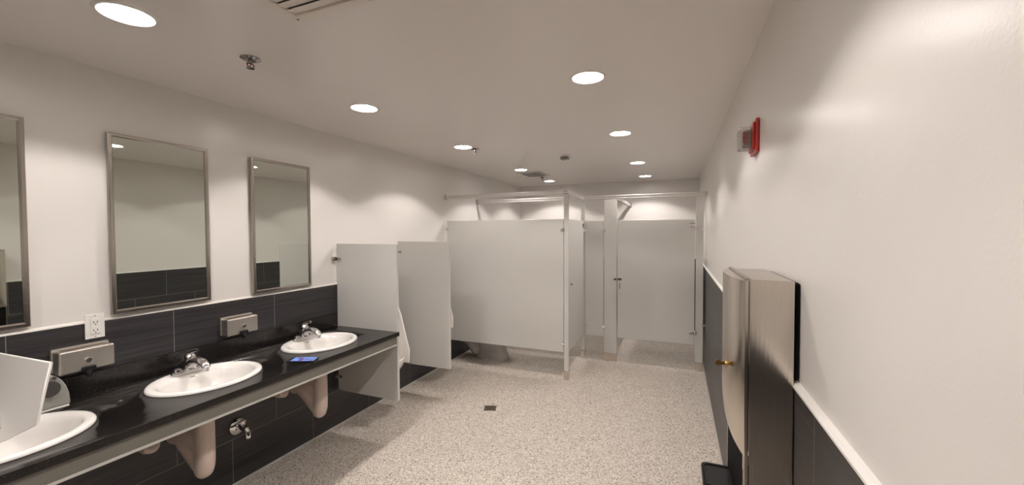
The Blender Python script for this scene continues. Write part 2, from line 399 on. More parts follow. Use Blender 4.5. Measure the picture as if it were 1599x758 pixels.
# partition running back from the pilaster
t = panel_thing('toilet_partition', 'grey partition running from the tall pilaster back to the rear wall', 'partition', -.735, -.710, Y2 + .06, YB - .03)
# posts
def post(x0, x1, y0, y1, label):
    t = thing('stall_post', ((x0 + x1) / 2, (y0 + y1) / 2, 0), label, 'post')
    m = MB(); m.box(x0, x1, y0, y1, .09, 2.045, .004); m.build('post', PANEL, t)
    m = MB(); m.box(x0 - .003, x1 + .003, y0 - .003, y1 + .003, 0, .10, .002); m.build('shoe', STEEL, t)
    return t
post(-1.152, -1.100, Y1 - .004, Y1 + .030, 'slim stall post at the front corner of the wide panel, nearest to the camera')
post(-1.152, -1.104, Y2 + .005, Y2 + .038, 'slim stall post at the rear hinge side of the narrow side door')
def pilaster(x0, x1, label):
    t = thing('stall_pilaster', ((x0 + x1) / 2, Y2 + TH / 2, 0), label, 'pilaster')
    m = MB(); m.box(x0, x1, Y2 - .002, Y2 + .030, .08, 2.045, .003); m.build('board', PANEL, t)
    m = MB(); m.box(x0 - .002, x1 + .002, Y2 - .005, Y2 + .033, 0, .10, .002); m.build('shoe', STEEL, t)
    return t
tp = pilaster(-.857, -.699, 'tall broad grey pilaster with metal shoe left of the wide stall door')
m = MB(); m.box(-.737, -.701, Y2 - .013, Y2 - .002, 1.030, 1.052, .003); m.build('latch_keeper', DKCHROME, tp)
t = pilaster(.200, .281, 'tall narrow grey pilaster beside the right wall')
for z in (1.665, .54):
    m = MB(); m.box(.262, .301, Y2 - .010, Y2 + .002, z - .014, z + .014, .003); m.cyl((.276, Y2 - .014, z), (.276, Y2 - .008, z), .006, 10); m.build('bracket', CHROME, t)
# side door of the front stall (seen almost edge-on)
t = thing('stall_door', (-1.13, (Y1 + Y2) / 2, .305), 'narrow side door of the front stall seen almost edge-on between two posts', 'door')
m = MB(); m.box(-1.142, -1.117, Y1 + .040, Y2 - .004, .305, 1.778, .003); leaf = m.build('leaf', PANEL, t)
m = MB(); m.cyl((-1.118, Y1 + .17, 1.04), (-1.108, Y1 + .17, 1.04), .013, 16, .003); m.box(-1.108, -1.100, Y1 + .155, Y1 + .175, 1.030, 1.052, .002); m.build('latch_knob', DKCHROME, leaf)
m = MB(); m.cyl((-1.117, Y2 - .05, 1.72), (-1.105, Y2 - .05, 1.72), .012, 14, .002); m.box(-1.117, -1.111, Y2 - .065, Y2 - .035, 1.69, 1.74, .002); m.build('hinge', DKCHROME, t)
m = MB(); m.box(-1.117, -1.108, Y2 - .03, Y2 + .0, .40, .45, .002); m.build('hinge', CHROME, t)
# wide stall door
t = thing('stall_door', (-.25, Y2 + .012, .305), 'wide grey stall door facing the camera with dark slide latch', 'door')
m = MB(); m.box(-.690, .190, Y2, Y2 + TH, .305, 1.778, .003); leaf = m.build('leaf', PANEL, t)
m = MB(); m.box(-.688, -.640, Y2 - .012, Y2, 1.030, 1.054, .003); m.cyl((-.664, Y2 - .020, 1.042), (-.664, Y2 - .011, 1.042), .009, 14, .002); m.build('slide_latch', SCREW, leaf)
m = MB(); m.tube([(-.660, Y2, .995), (-.660, Y2 - .028, .992), (-.660, Y2 - .030, .93), (-.660, Y2 - .002, .925)], [.006] * 4, 10); m.build('pull_handle', CHROME, leaf)
m = MB(); m.box(.125, .195, Y2 - .008, Y2, 1.70, 1.728, .003); m.cyl((.196, Y2 - .012, 1.665), (.196, Y2 - .012, 1.735), .010, 14, .003); m.cyl((.150, Y2 - .013, 1.714), (.150, Y2 - .006, 1.714), .006, 10); m.build('hinge', CHROME, t)
m = MB(); m.box(.140, .195, Y2 - .008, Y2, .435, .452, .003); m.cyl((.200, Y2 - .014, .425), (.200, Y2 - .014, .475), .011, 14, .003); m.cyl((.135, Y2 - .022, .443), (.190, Y2 - .010, .443), .006, 10); m.build('hinge', CHROME, t)
# head rails
def rail(label, x0, x1, y0, y1, z0=2.045, z1=2.092):
    m = MB(); m.box(x0, x1, y0, y1, z0, z1, .005)
    lx = x1 - x0 > y1 - y0
    if lx: m.box(x0, x1, y0 - .004, y0 + .002, z0 + .004, z0 + .012, .001); m.box(x0, x1, y0 - .004, y0 + .002, z1 - .012, z1 - .004, .001)
    t = thing('head_rail', ((x0 + x1) / 2, (y0 + y1) / 2, z0), label, 'rail')
    m.build('rail', ALU, t)
    return t
r = rail('long metal head rail above the wide front panel, from left wall to corner post', XT + .004, -1.098, Y1 - .004, Y1 + .030)
m = MB(); m.box(XT + .001, XT + .012, Y1 - .012, Y1 + .038, 2.035, 2.10, .003); m.build('end_bracket', STEEL, r)
m = MB(); m.box(-1.152, -1.096, Y1 - .008, Y1 + .032, 2.041, 2.096, .004); m.cyl((-1.13, Y1 - .012, 2.068), (-1.13, Y1 - .006, 2.068), .005, 10); m.build('corner_cap', ALU, r)
rail('short metal head rail running from the front corner post back to the rear post', -1.142, -1.112, Y1 + .034, Y2 - .002)
r = rail('metal head rail at the rear of the front stall reaching the left wall', XT + .004, -1.156, Y2 + .003, Y2 + .033)
m = MB(); m.box(XT + .001, XT + .012, Y2 - .005, Y2 + .041, 2.035, 2.10, .003); m.build('end_bracket', STEEL, r)
r = rail('metal head rail above the wide stall door, ending at the right wall', -1.150, XRW - .004, Y2 + .0, Y2 + .033)
m = MB(); m.box(XRW - .012, XRW - .001, Y2 - .008, Y2 + .041, 2.035, 2.10, .003); m.build('end_bracket', STEEL, r)
r = rail('metal head rail running from the tall pilaster back to the rear wall', -.740, -.708, Y2 + .036, YB - .004)
m = MB(); m.box(-.750, -.698, YB - .012, YB - .001, 2.035, 2.10, .003); m.build('end_bracket', STEEL, r)

# ------------------------------------------------------------------ urinal screens
def screen(y, x1, z0, z1, label, clips):
    t = thing('urinal_screen', ((XT + x1) / 2, y, z0), label, 'partition')
    m = MB(); m.box(XT + .016, x1, y, y + TH, z0, z1, .003); m.build('panel', PANEL, t)
    for z in clips:
        m = MB(); m.box(XT + .001 if z < ZT else XW + .001, XT + .014, y - .030, y + .018, z - .016, z + .016, .003)
        m.box(XT + .004, XT + .062, y - .007, y, z - .011, z + .011, .003)
        m.cyl((XT + .052, y - .012, z), (XT + .052, y - .004, z), .006, 10); m.cyl((XT + .014, y - .020, z), (XT + .022, y - .020, z), .008, 10)
        m.build('wall_bracket', STEELV, t)
    return t
YP1, YP2 = 2.574, 3.374
screen(YP1, -2.027, .310, 1.548, 'pale grey privacy screen at the end of the black counter', (1.42, .43))
screen(YP2, -2.035, .305, 1.548, 'grey privacy screen standing between the two urinals', (1.44, .43))

# ------------------------------------------------------------------ counter
XC = -2.014; ZC = .858; YC0 = -.05
SINKX = -2.335; SINKY = [.650, 1.376, 2.122]; SRX, SRY = .222, .262
ct = thing('counter', (-2.33, 1.3, ZC - .033), 'long black granite vanity counter with grey apron under the mirrors', 'counter')
m = MB(); m.box(XT + .001, XC, YC0, YP1 + .012, ZC - .033, ZC, .0025)
top = m.build('countertop', GRANITE, ct)
# the screen passes behind the counter end: notch and basin openings
mc = MB(); mc.box(XT - .02, -2.020, YP1 - .001, YP1 + .06, ZC - .1, ZC + .1)
for y in SINKY: mc.loft([ell(SINKX, y, SRX - .022, SRY - .022, ZC - .08), ell(SINKX, y, SRX - .022, SRY - .022, ZC + .05)])
cut = mc.build('cut', GRANITE)
for v in top.data.vertices: v.co += worig(ct)
top.parent = None
bo = top.modifiers.new('b', 'BOOLEAN'); bo.object = cut; bo.operation = 'DIFFERENCE'; bo.solver = 'EXACT'
bpy.context.view_layer.update(); bake_mods(top); bpy.data.objects.remove(cut)
for v in top.data.vertices: v.co -= worig(ct)
top.parent = ct
m = MB(); m.box(XT + .001, XT + .021, YC0, YP1 - .002, ZC + .0005, .9635, .002); m.build('backsplash', GRANITE, ct)
m = MB(); m.box(-2.052, -2.032, YC0, YP1 - .002, .760, ZC - .034, .002); m.build('apron', APRON, ct)
m = MB(); m.box(-2.058, -2.028, YC0, YP1 - .002, .750, .762, .002); m.build('apron_lip', PANEL, ct)
m = MB(); m.box(XT + .001, -2.03, YC0 + .001, YC0 + .02, .33, ZC - .034, .002); m.build('end_panel', APRON, ct)

# ------------------------------------------------------------------ sinks, faucets, covers
sink_lbl = ['white oval drop-in sink nearest the camera, cut by the left edge of the photo', 'white oval drop-in sink below the middle mirror, next to the bare counter', 'white oval drop-in sink at the far end of the counter beside the phone']
def make_sink(x, y):
    t = thing('sink', (x, y, ZC), sink_lbl[0], 'sink', 'oval drop-in sinks')
    prof = [(1.0, .0006, 0), (1.0, .006, 0), (.985, .012, 0), (.95, .0155, 0), (.90, .0155, 0.0), (.86, .013, .2), (.83, .006, .6), (.80, -.012, 1), (.765, -.045, 1), (.70, -.085, 1), (.58, -.115, 1), (.40, -.130, 1), (.20, -.1355, 1), (.075, -.137, 1)]
    rings = []
    for f, z, k in prof:
        rings.append(ell(x + .018 * k, y, SRX * f - .016 * k * f, SRY * f, ZC + z, 64))
    low = [(.10, -.148), (.45, -.142), (.66, -.122), (.80, -.085), (.87, -.03), (.895, .0)]
    for f, z in low: rings.append(ell(x + .01, y, SRX * f - .008, SRY * f, ZC + z, 64))
    m = MB(); m.loft(rings, closed=True); m.build('basin', PORC, t, smooth=60)
    m = MB(); m.cyl((x + .018, y, ZC - .150), (x + .018, y, ZC - .1345), .024, 24, .002); m.build('drain', CHROME, t)
    # small printed mark on the back slope
    m = MB(); m.box(x - .130, x - .1285, y - .012, y + .012, ZC - .012, ZC - .006, .0004); 
    m.build('maker_mark', SENSG, t)
    return t
s0 = make_sink(SINKX, SINKY[0])
for i, y in enumerate(SINKY):
    t = s0 if i == 0 else copy_tree(s0); t.location = (SINKX, y, ZC); t['label'] = sink_lbl[i]
fau_lbl = ['chrome single-lever faucet on the sink nearest the camera, hidden behind the white slab', 'chrome single-lever faucet on the middle sink, between the two soap dispensers', 'chrome single-lever faucet on the far sink, next to the pale grey privacy screen']
def make_faucet(x, y):
    z = ZC + .0155
    t = thing('faucet', (x, y, z), fau_lbl[0], 'faucet', 'chrome sink faucets')
    m = MB(); rings = []
    for f, dz in ((1, 0), (1, .006), (.96, .011), (.80, .015), (.45, .017)): rings.append(ell(x, y, .026 * f, .080 * f, z + dz, 32, 2.4))
    m.loft(rings); m.build('base_plate', CHROME, t)
    for s_ in (-1, 1):
        m = MB(); m.tube([(x, y + s_ * .052, z + .010), (x, y + s_ * .052, z + .022), (x, y + s_ * .052, z + .028)], [.018, .016, .007], 18); m.build('base_boss', CHROME, t)
    m = MB(); m.tube([(x, y, z + .012), (x, y, z + .028), (x + .002, y, z + .048), (x + .003, y, z + .060)], [.027, .025, .024, .020], 24); m.build('body', CHROME, t)
    m = MB(); m.tube([(x + .004, y, z + .034), (x + .030, y, z + .050), (x + .062, y, z + .056), (x + .092, y, z + .050), (x + .112, y, z + .038), (x + .118, y, z + .026)], [.019, .0185, .0175, .0165, .0155, .0145], 20, sy=1.25); m.build('spout', CHROME, t)
    m = MB(); m.cyl((x + .118, y, z + .012), (x + .118, y, z + .030), .0125, 18, .002); m.build('aerator', CHROME, t)
    m = MB(); m.tube([(x + .003, y, z + .058), (x + .001, y, z + .068), (x, y, z + .080), (x + .008, y, z + .090), (x + .026, y, z + .099), (x + .048, y, z + .103), (x + .062, y, z + .104)], [.021, .022, .018, .012, .007, .0075, .004], 18, sy=1.15); m.build('lever', CHROME, t)
    return t
FX = SINKX - .170
f0 = make_faucet(FX, SINKY[0])
for ch in children(f0): ch.data.transform(Matrix.Scale(1.18, 4))
for i, y in enumerate(SINKY):
    t = f0 if i == 0 else copy_tree(f0); t.location = (FX, y + .012, ZC + .0155); t['label'] = fau_lbl[i]
cov_lbl = ['beige moulded pipe cover under the sink nearest the camera', 'beige moulded pipe cover hanging under the middle sink', 'beige moulded pipe cover hanging under the far sink near the counter end']
def make_cover(y):
    t = thing('pipe_cover', (-2.40, y, .32), cov_lbl[0], 'pipe cover', 'pipe covers under the sinks')
    m = MB()
    m.tube([(-2.318, y, .705), (-2.316, y, .60), (-2.318, y, .50), (-2.322, y, .42), (-2.332, y, .378), (-2.338, y, .355)], [.044, .045, .046, .047, .044, .030], 24)
    m.tube([(-2.345, y, .41), (-2.42, y, .50), (-2.50, y, .545), (-2.575, y, .535), (-2.60, y, .530)], [.045, .058, .055, .050, .036], 20)
    m.tube([(-2.345, y, .52), (-2.44, y, .57), (-2.52, y, .58)], [.045, .05, .045], 16)
    m.tube([(-2.33, y, .60), (-2.37, y, .60), (-2.42, y, .59)], [.04, .038, .035], 16)
    c = m.build('cover', COVERM, t); remesh(c, .008, 10); 
    m = MB(); m.cyl((-2.317, y, .700), (-2.317, y, .712), .030, 16); m.build('tailpiece', CHROME, t)
    m = MB(); m.tube([(-2.61, y - .02, .53), (-2.628, y - .03, .53), (XT + .002, y - .03, .53)], [.030, .030, .034], 18); m.build('wall_pipe', BLACKM, t)
    m = MB(); m.tube([(XT + .001, y - .15, .565), (-2.60, y - .15, .56), (-2.52, y - .15, .555), (-2.49, y - .15, .56), (-2.48, y - .15, .565)], [.034, .038, .040, .036, .022], 20); m.build('valve_cover', COVERM, t)
    m = MB(); m.tube([(-2.50, y - .12, .59), (-2.47, y - .08, .66), (-2.47, y - .05, .70)], .007, 10); m.build('supply_line', CHROME, t)
    return t
c0 = make_cover(SINKY[0])
for i, y in enumerate((.625, 1.345, 2.098)):
    t = c0 if i == 0 else copy_tree(c0); t.location = (-2.40, y, .307); t['label'] = cov_lbl[i]
# hose bibb
t = thing('hose_tap', (XT, 1.736, .375), 'chrome hose tap with round wall flange on the dark tile below the counter', 'tap')
m = MB(); m.tube([(XT + .001, 1.736, .375), (XT + .006, 1.736, .375), (XT + .016, 1.736, .375), (XT + .022, 1.736, .375)], [.052, .052, .040, .018], 30); m.build('flange', CHROME, t)
m = MB(); m.tube([(XT + .015, 1.736, .375), (XT + .055, 1.736, .375), (XT + .085, 1.736, .372), (XT + .098, 1.736, .350), (XT + .100, 1.736, .318)], [.018, .019, .019, .018, .017], 20); m.build('spout', CHROME, t)
m = MB(); m.tube([(XT + .045, 1.736, .385), (XT + .045, 1.736, .412)], [.008, .007], 12); m.box(XT + .038, XT + .052, 1.712, 1.760, .410, .418, .003); m.build('handle', CHROME, t)

# ------------------------------------------------------------------ mirrors
mir_lbl = ['framed wall mirror cut off by the left edge of the photo', 'framed wall mirror in the middle of the three, reflecting a ceiling light', 'framed wall mirror farthest along the wall, reflecting a grey screen']
def make_mirror(y0, y1):
    z0, z1 = 1.229, 2.148; fx = .022; b = .020
    t = thing('mirror', (XW, (y0 + y1) / 2, z0), mir_lbl[0], 'mirror', 'stainless framed mirrors')
    m = MB(); m.box(XW + .001, XW + .013, y0 + .008, y1 - .008, z0 + .008, z1 - .008); m.build('glass', MIRROR, t, smooth=0)
    m = MB(); x0, x1 = XW + .001, XW + fx
    def bar(pr):  # mitred frame member
        m.loft(pr)
    def ring(iy, iz, x): return [(x, y0 + iy, z0 + iz), (x, y1 - iy, z0 + iz), (x, y1 - iy, z1 - iz), (x, y0 + iy, z1 - iz)]
    m.loft([ring(0, 0, x0), ring(0, 0, x1 - .003), ring(.003, .003, x1), ring(b - .006, b - .006, x1), ring(b, b, x1 - .006), ring(b, b, x0 + .0115)], False, False)
    m.build('frame', STEELV, t, smooth=20)
    return t
m0 = make_mirror(.370, .842)
for i, yc in enumerate((.606, 1.354, 2.092)):
    t = m0 if i == 0 else copy_tree(m0); t.location = (XW + .0055, yc, 1.229); t.rotation_euler = (0, 0, .018); t['label'] = mir_lbl[i]

# ------------------------------------------------------------------ soap dispensers
sp_lbl = ['stainless steel wall soap dispenser under the white wall outlet', 'stainless steel wall soap dispenser right of the middle sink, below and between two mirrors']
def make_soap(y):
    t = thing('soap_dispenser', (XT, y, .995), sp_lbl[0], 'soap dispenser', 'horizontal soap dispensers')
    y0, y1, z0, z1 = y - .098, y + .098, .992, 1.098; xf = XT + .080
    m = MB(); m.box(XT + .001, xf, y0, y1, z0, z1, .008, 3); m.build('body', STEELS, t, smooth=50)
    m = MB(); m.box(XT + .001, XT + .020, y0 - .004, y1 + .004, z0 + .004, z1 + .009, .005); m.build('back_plate', STEELS, t)
    m = MB(); m.box(XT + .024, XT + .060, y0 + .02, y1 - .02, z1 - .002, z1 + .0025, .001); m.build('filler_lid', STEELV, t)
    m = MB(); m.cyl((xf - .002, y, z0 + .050), (xf + .010, y, z0 + .050), .0125, 20, .003); m.build('lock', CHROME, t)
    m = MB(); m.box(xf - .010, xf + .012, y - .026, y + .026, z0 - .004, z0 + .022, .006); m.tube([(xf - .002, y, z0 + .004), (xf + .006, y, z0 - .016), (xf + .010, y, z0 - .030)], [.015, .013, .009], 14); m.build('valve', BLACKP, t)
    return t
sd = make_soap(.998)
t = copy_tree(sd); t.location = (XT, 1.737, .995); t['label'] = sp_lbl[1]

# ------------------------------------------------------------------ outlet
t = thing('wall_outlet', (XT, 1.054, 1.125), 'white double wall outlet overlapping the top of the dark tile', 'outlet')
xo = XT + .001
m = MB(); m.box(xo, xo + .007, 1.018, 1.091, 1.124, 1.244, .003); m.build('cover_plate', OUTL, t)
m = MB(); m.box(xo + .005, xo + .010, 1.037, 1.072, 1.146, 1.222, .0015); rec = m.build('receptacle', OUTL, t)
for z in (1.203, 1.164):
    m = MB()
    for dy in (-.007, .007): m.box(xo + .0095, xo + .0105, 1.0545 + dy - .0014, 1.0545 + dy + .0014, z - .004, z + .006)
    m.cyl((xo + .0095, 1.0545, z - .010), (xo + .0105, 1.0545, z - .010), .0028, 10); m.build('socket_slots', SCREW, rec)
for z in (1.133, 1.235):
    m = MB(); m.cyl((xo + .0065, 1.0545, z), (xo + .0078, 1.0545, z), .0028, 12); m.build('plate_screw', SENSG, t)

# ------------------------------------------------------------------ phone on the counter
t = thing('phone', (-2.105, 1.778, ZC), 'dark smartphone with a glowing blue screen lying on the counter edge', 'phone')
rt = Matrix.Rotation(math.radians(24), 4, 'Z'); xf = Matrix.Translation((-2.105, 1.778, 0)) @ rt
m = MB(); m.box(-.081, .081, -.041, .041, ZC + .001, ZC + .011, .003, 3); m.build('body', BLACKP, t, xf=xf)
m = MB(); m.box(-.060, .076, -.036, .037, ZC + .0108, ZC + .0118); m.build('screen', SCREEN, t, xf=xf)

# ------------------------------------------------------------------ white slab-like cover in the near sink
t = thing('plastic_cover', (-2.2, .66, ZC), 'large white plastic cover standing in the near sink at the left photo edge', 'cover')
yv = .655
prof = [(-1.937, 1.208), (-2.058, .973), (-2.30, .872), (-2.345, .855), (-2.36, .97), (-2.36, 1.195)]
lean = []
for px, pz in prof:                 # the sheet leans back by about 12 degrees
    q = (yv + .222 * .7665) / (yv + .222 * (1.6365 - pz)); lean.append((px * q, yv * q, 1.6365 + (pz - 1.6365) * q))
def grow(g, dy):
    c = Vector((-2.2, .70, 1.04)); return [tuple(Vector(p) + (c - Vector(p)).normalized() * g + Vector((0, dy, 0))) for p in lean]
m = MB(); m.loft([grow(.004, 0), grow(.001, .0015), grow(0, .004), grow(0, .007), grow(.002, .010)]); m.build('shell', WPLAST, t, smooth=50)
# translucent dispenser cover leaning at the backsplash
t = thing('wipe_dispenser', (-2.60, .88, ZC), 'translucent domed dispenser with a dark round core, peeking out behind the white cover', 'dispenser')
def dome(yc, zc_, r0, r1, zb):
    pr = [(yc - r0, zb), (yc + r0, zb)]
    for k in range(0, 13):
        a = PI * k / 12; pr.append((yc + r0 * math.cos(a), zc_ + r1 * math.sin(a)))
    return pr
m = MB(); m.prism(dome(.835, .885, .090, .140, ZC + .008), 'x', -2.628, -2.548, .008, 3); m.build('case', SMOKY, t, smooth=40)
m = MB(); m.cyl((-2.547, .858, .955), (-2.538, .858, .955), .034, 28, .003); m.build('core', COREM, t)
m = MB(); m.cyl((-2.547, .870, 1.001), (-2.536, .870, 1.001), .010, 16, .002); m.build('lock', CHROME, t)
m = MB(); m.box(-2.628, -2.548, .750, .920, ZC + .0005, ZC + .009, .002); m.build('foot', WPLAST, t)

# ------------------------------------------------------------------ urinals
def make_urinal(y, dz, label):
    dz -= .022
    t = thing('urinal', (XT, y, .36 + dz), label, 'urinal')
    secs = [(.358, .10, .085), (.370, .23, .115), (.405, .31, .135), (.44, .332, .152), (.475, .342, .160), (.50, .340, .163)]
    def D(z, d, w, n=32, ins=0, xb=None):
        x0 = XT + .002 if xb is None else xb
        out = [(x0, y - w, z + dz)]
        for k in range(n + 1):
            a = -PI / 2 + PI * k / n
            out.append((x0 + (d - (x0 - XT)) * max(math.cos(a), 0) ** .7, y + w * math.copysign(abs(math.sin(a)) ** .8, math.sin(a)), z + dz))
        out.append((x0, y + w, z + dz))
        return out
    m = MB(); m.loft([D(*s_) for s_ in secs] + [D(.503, .330, .152), D(.490, .315, .140, xb=XT + .06), D(.455, .29, .115, xb=XT + .08), D(.43, .20, .08, xb=XT + .09)]); m.build('bowl', PORC, t, smooth=60)
    # upright back with side wings
    prof = lambda z, d, w: [(XT + .002, y - w, z), (XT + d * .75, y - w, z), (XT + d, y - w + .006, z), (XT + d, y - w + .022, z), (XT + .055, y - w + .040, z), (XT + .050, y, z), (XT + .055, y + w - .040, z), (XT + d, y + w - .022, z), (XT + d, y + w - .006, z), (XT + d * .75, y + w, z), (XT + .002, y + w, z)]
    m = MB(); rr = [(.44, .325, .150), (.495, .325, .160), (.56, .320, .166), (.66, .285, .170), (.78, .250, .172), (.88, .225, .170), (.935, .205, .166)]
    m.loft([prof(z + dz, d, w_) for z, d, w_ in rr]); m.build('wings', PORC, t, smooth=50)
    m = MB(); m.loft([[(XT + .002, y - w_, z + dz), (XT + d, y - w_, z + dz), (XT + d, y + w_, z + dz), (XT + .002, y + w_, z + dz)] for z, d, w_ in ((.934, .205, .166), (.955, .195, .160), (.968, .165, .150), (.972, .10, .13))]); m.build('top_cap', PORC, t, smooth=50)
    m = MB(); m.tube([(XT + .06, y, .97 + dz), (XT + .06, y, 1.10 + dz)], .013, 14); m.cyl((XT + .06, y, 1.08 + dz), (XT + .06, y, 1.17 + dz), .028, 20, .006); m.tube([(XT + .001, y, 1.13 + dz), (XT + .04, y, 1.13 + dz)], [.022, .016], 16); m.tube([(XT + .085, y, 1.12 + dz), (XT + .12, y, 1.115 + dz)], [.007, .006], 10); m.build('flush_valve', CHROME, t)
    m = MB(); m.cyl((XT + .19, y, .425 + dz), (XT + .19, y, .434 + dz), .03, 20); m.build('drain_grate', CHROME, t)
    return t
make_urinal(2.985, 0, 'low white wall urinal between the counter-end screen and the second screen')
make_urinal(3.79, .15, 'higher white wall urinal beyond the second grey screen, only its lip peeking out')

# ------------------------------------------------------------------ toilet
ty = 4.735
t = thing('toilet', (-2.2, ty, 0), 'grey-looking floor toilet inside the front stall, its foot showing below the wide panel', 'toilet')
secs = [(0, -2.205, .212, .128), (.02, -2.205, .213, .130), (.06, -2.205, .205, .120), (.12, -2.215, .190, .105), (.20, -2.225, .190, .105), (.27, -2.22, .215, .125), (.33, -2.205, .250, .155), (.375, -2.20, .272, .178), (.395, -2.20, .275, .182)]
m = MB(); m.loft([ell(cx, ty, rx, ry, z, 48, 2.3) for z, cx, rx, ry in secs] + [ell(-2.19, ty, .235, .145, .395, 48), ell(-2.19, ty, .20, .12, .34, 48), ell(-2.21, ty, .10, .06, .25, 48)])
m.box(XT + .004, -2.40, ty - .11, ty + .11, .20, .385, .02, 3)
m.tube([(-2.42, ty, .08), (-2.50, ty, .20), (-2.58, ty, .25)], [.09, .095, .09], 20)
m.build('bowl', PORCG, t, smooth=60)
m = MB(); o1 = [ell(-2.19, ty, .275, .185, .397, 48), ell(-2.19, ty, .275, .185, .410, 48), ell(-2.19, ty, .262, .172, .417, 48), ell(-2.18, ty, .185, .115, .417, 48), ell(-2.18, ty, .180, .110, .408, 48), ell(-2.18, ty, .180, .110, .397, 48)]
m.loft(o1, closed=True); m.build('seat', WPLAST, t, smooth=60)
m = MB(); m.tube([(-2.56, ty, .39), (-2.56, ty, .60)], .016, 14); m.cyl((-2.56, ty, .58), (-2.56, ty, .74), .032, 20, .008); m.tube([(XT + .001, ty, .68), (-2.57, ty, .68)], [.03, .02], 16); m.tube([(-2.53, ty, .66), (-2.46, ty, .655)], [.008, .006], 10); m.build('flush_valve', CHROME, t)
for s_ in (-1, 1):
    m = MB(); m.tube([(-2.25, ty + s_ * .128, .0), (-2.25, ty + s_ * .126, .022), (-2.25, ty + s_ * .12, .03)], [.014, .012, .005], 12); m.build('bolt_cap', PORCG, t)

# ------------------------------------------------------------------ towel cabinet on the right wall
bx0, bx1, by0, by1 = .190, .3005, 1.318, 1.715; zt = 1.497
t = thing('towel_cabinet', (.25, 1.5, .38), 'stainless steel paper towel and waste cabinet on the right wall', 'towel dispenser')
m = MB()
m.box(bx0, bx1, by0, by1, .96, zt, .0035, 2)
m.box(bx0, bx1, by0, by0 + .014, .38, .962, .002); m.box(bx0, bx1, by1 - .014, by1, .38, .962, .002)
m.box(bx1 - .012, bx1, by0 + .01, by1 - .01, .38, .962, .002)
m.box(bx0 - .010, bx0 + .006, by0, by0 + .018, .38, .99, .002); m.box(bx0 - .010, bx0 + .006, by1 - .006, by1, .38, .99, .002)
m.build('body', STEELC, t, smooth=40)
m = MB(); m.box(bx0 - .010, bx0 + .004, by0 - .002, by1 + .002, zt - .004, zt + .005, .0015); m.build('top_lip', STEELV, t)
m = MB(); m.box(XRT, XRW - .001, 1.328, 1.69, 1.222, 1.492, .006, 3); m.build('back_gasket', BLACKM, t)
m = MB(); m.box(bx0 - .0085, bx0 - .0005, by0 + .018, by1 - .006, .765, .995); m.build('inner_panel', BLACKM, t)
# bowed door: plan section bulges into the room, lower end tapers back to the body
def door_ring(z, k):
    pts = []; n = 20; ya, yb = by0 - .022, by1 + .002
    for i in range(n + 1):
        u = i / n; y = ya + (yb - ya) * u
        bul = (.006 + .034 * math.sin(PI * min(max(u, 0), 1)) ** .75) * k
        pts.append((bx0 - .006 - bul, y, z))
    return pts + [(bx0 - .004, yb, z), (bx0 - .004, ya, z)]
m = MB(); m.loft([door_ring(1.4975, .97), door_ring(1.494, 1), door_ring(1.22, 1), door_ring(1.12, 1), door_ring(1.07, .94), door_ring(1.02, .78), door_ring(.995, .62)]); door = m.build('door', STEELC, t, smooth=50)
yk = 1.44
m = MB(); m.cyl((.142, yk, 1.215), (.156, yk, 1.215), .010, 20, .003); m.build('lock', BRASS, door)
m = MB(); m.box(.126, .146, yk - .0012, yk + .0012, 1.210, 1.220); m.cyl((.123, yk - .0015, 1.215), (.123, yk + .0015, 1.215), .009, 18); m.build('key', BRASS, door)
# black waste bin seated in the cabinet
t = thing('waste_bin', (.18, 1.51, .40), 'black plastic waste bin jutting out below the stainless towel cabinet', 'bin')
def rr(x0, x1, y0, y1, z, r=.02, n=5):
    out = []
    for cx, cy, a0 in ((x1 - r, y1 - r, 0), (x0 + r, y1 - r, PI / 2), (x0 + r, y0 + r, PI), (x1 - r, y0 + r, 3 * PI / 2)):
        for k in range(n + 1):
            a = a0 + PI / 2 * k / n; out.append((cx + r * math.cos(a), cy + r * math.sin(a), z))
    return out
def bin_ring(z, g): return rr(.088 + g, .286 - g, 1.340 + g, 1.692 - g, z)
m = MB(); m.loft([bin_ring(.40, .03), bin_ring(.735, .008), bin_ring(.737, 0), bin_ring(.752, 0), bin_ring(.755, .003), bin_ring(.753, .010), bin_ring(.735, .014), bin_ring(.41, .038)]); m.build('tub', BLACKP, t, smooth=40)
m = MB(); m.box(.098, .276, 1.55, 1.680, .742, .750, .002); m.build('rim_shelf', BLACKP, t)

# ------------------------------------------------------------------ fire alarm
t = thing('fire_alarm', (XRW, 2.04, 1.99), 'red fire alarm strobe with a clear lens high on the right wall', 'alarm')
ya, yb, za, zb = 1.962, 2.112, 1.970, 2.112
m = MB(); m.box(XRW - .014, XRW - .001, ya, yb, za, zb, .005, 3); m.box(XRW - .024, XRW - .012, ya + .014, yb - .014, za + .014, zb - .014, .004, 2); m.build('plate', RED, t)
m = MB(); m.box(XRW - .070, XRW - .025, ya + .030, yb - .030, za + .022, zb - .030, .005, 2); m.build('lens', CLEAR, t)
m = MB(); m.box(XRW - .055, XRW - .0245, ya + .045, yb - .045, za + .035, zb - .045, .004); m.build('flash_tube', SENSG, t)
cu = bpy.data.curves.new('lettering', 'FONT'); cu.body = 'FIRE'; cu.size = .026; cu.extrude = .0004; cu.align_x = 'CENTER'; cu.align_y = 'CENTER'
lo = bpy.data.objects.new('lettering', cu); COL.objects.link(lo); bpy.context.view_layer.update()
me = bpy.data.meshes.new_from_object(lo.evaluated_get(bpy.context.evaluated_depsgraph_get())); bpy.data.objects.remove(lo)
M1 = Matrix.Translation((XRW - .0475, ya + .0293, (za + zb) / 2 - .004)) @ Matrix(((0, 1, 0, 0), (0, 0, -1, 0), (-1, 0, 0, 0), (0, 0, 0, 1)))
M1 = Matrix.Translation((XRW - .0475, ya + .0293, (za + zb) / 2 - .004)) @ Matrix.Rotation(-PI / 2, 4, 'Y') @ Matrix.Rotation(PI / 2, 4, 'X')
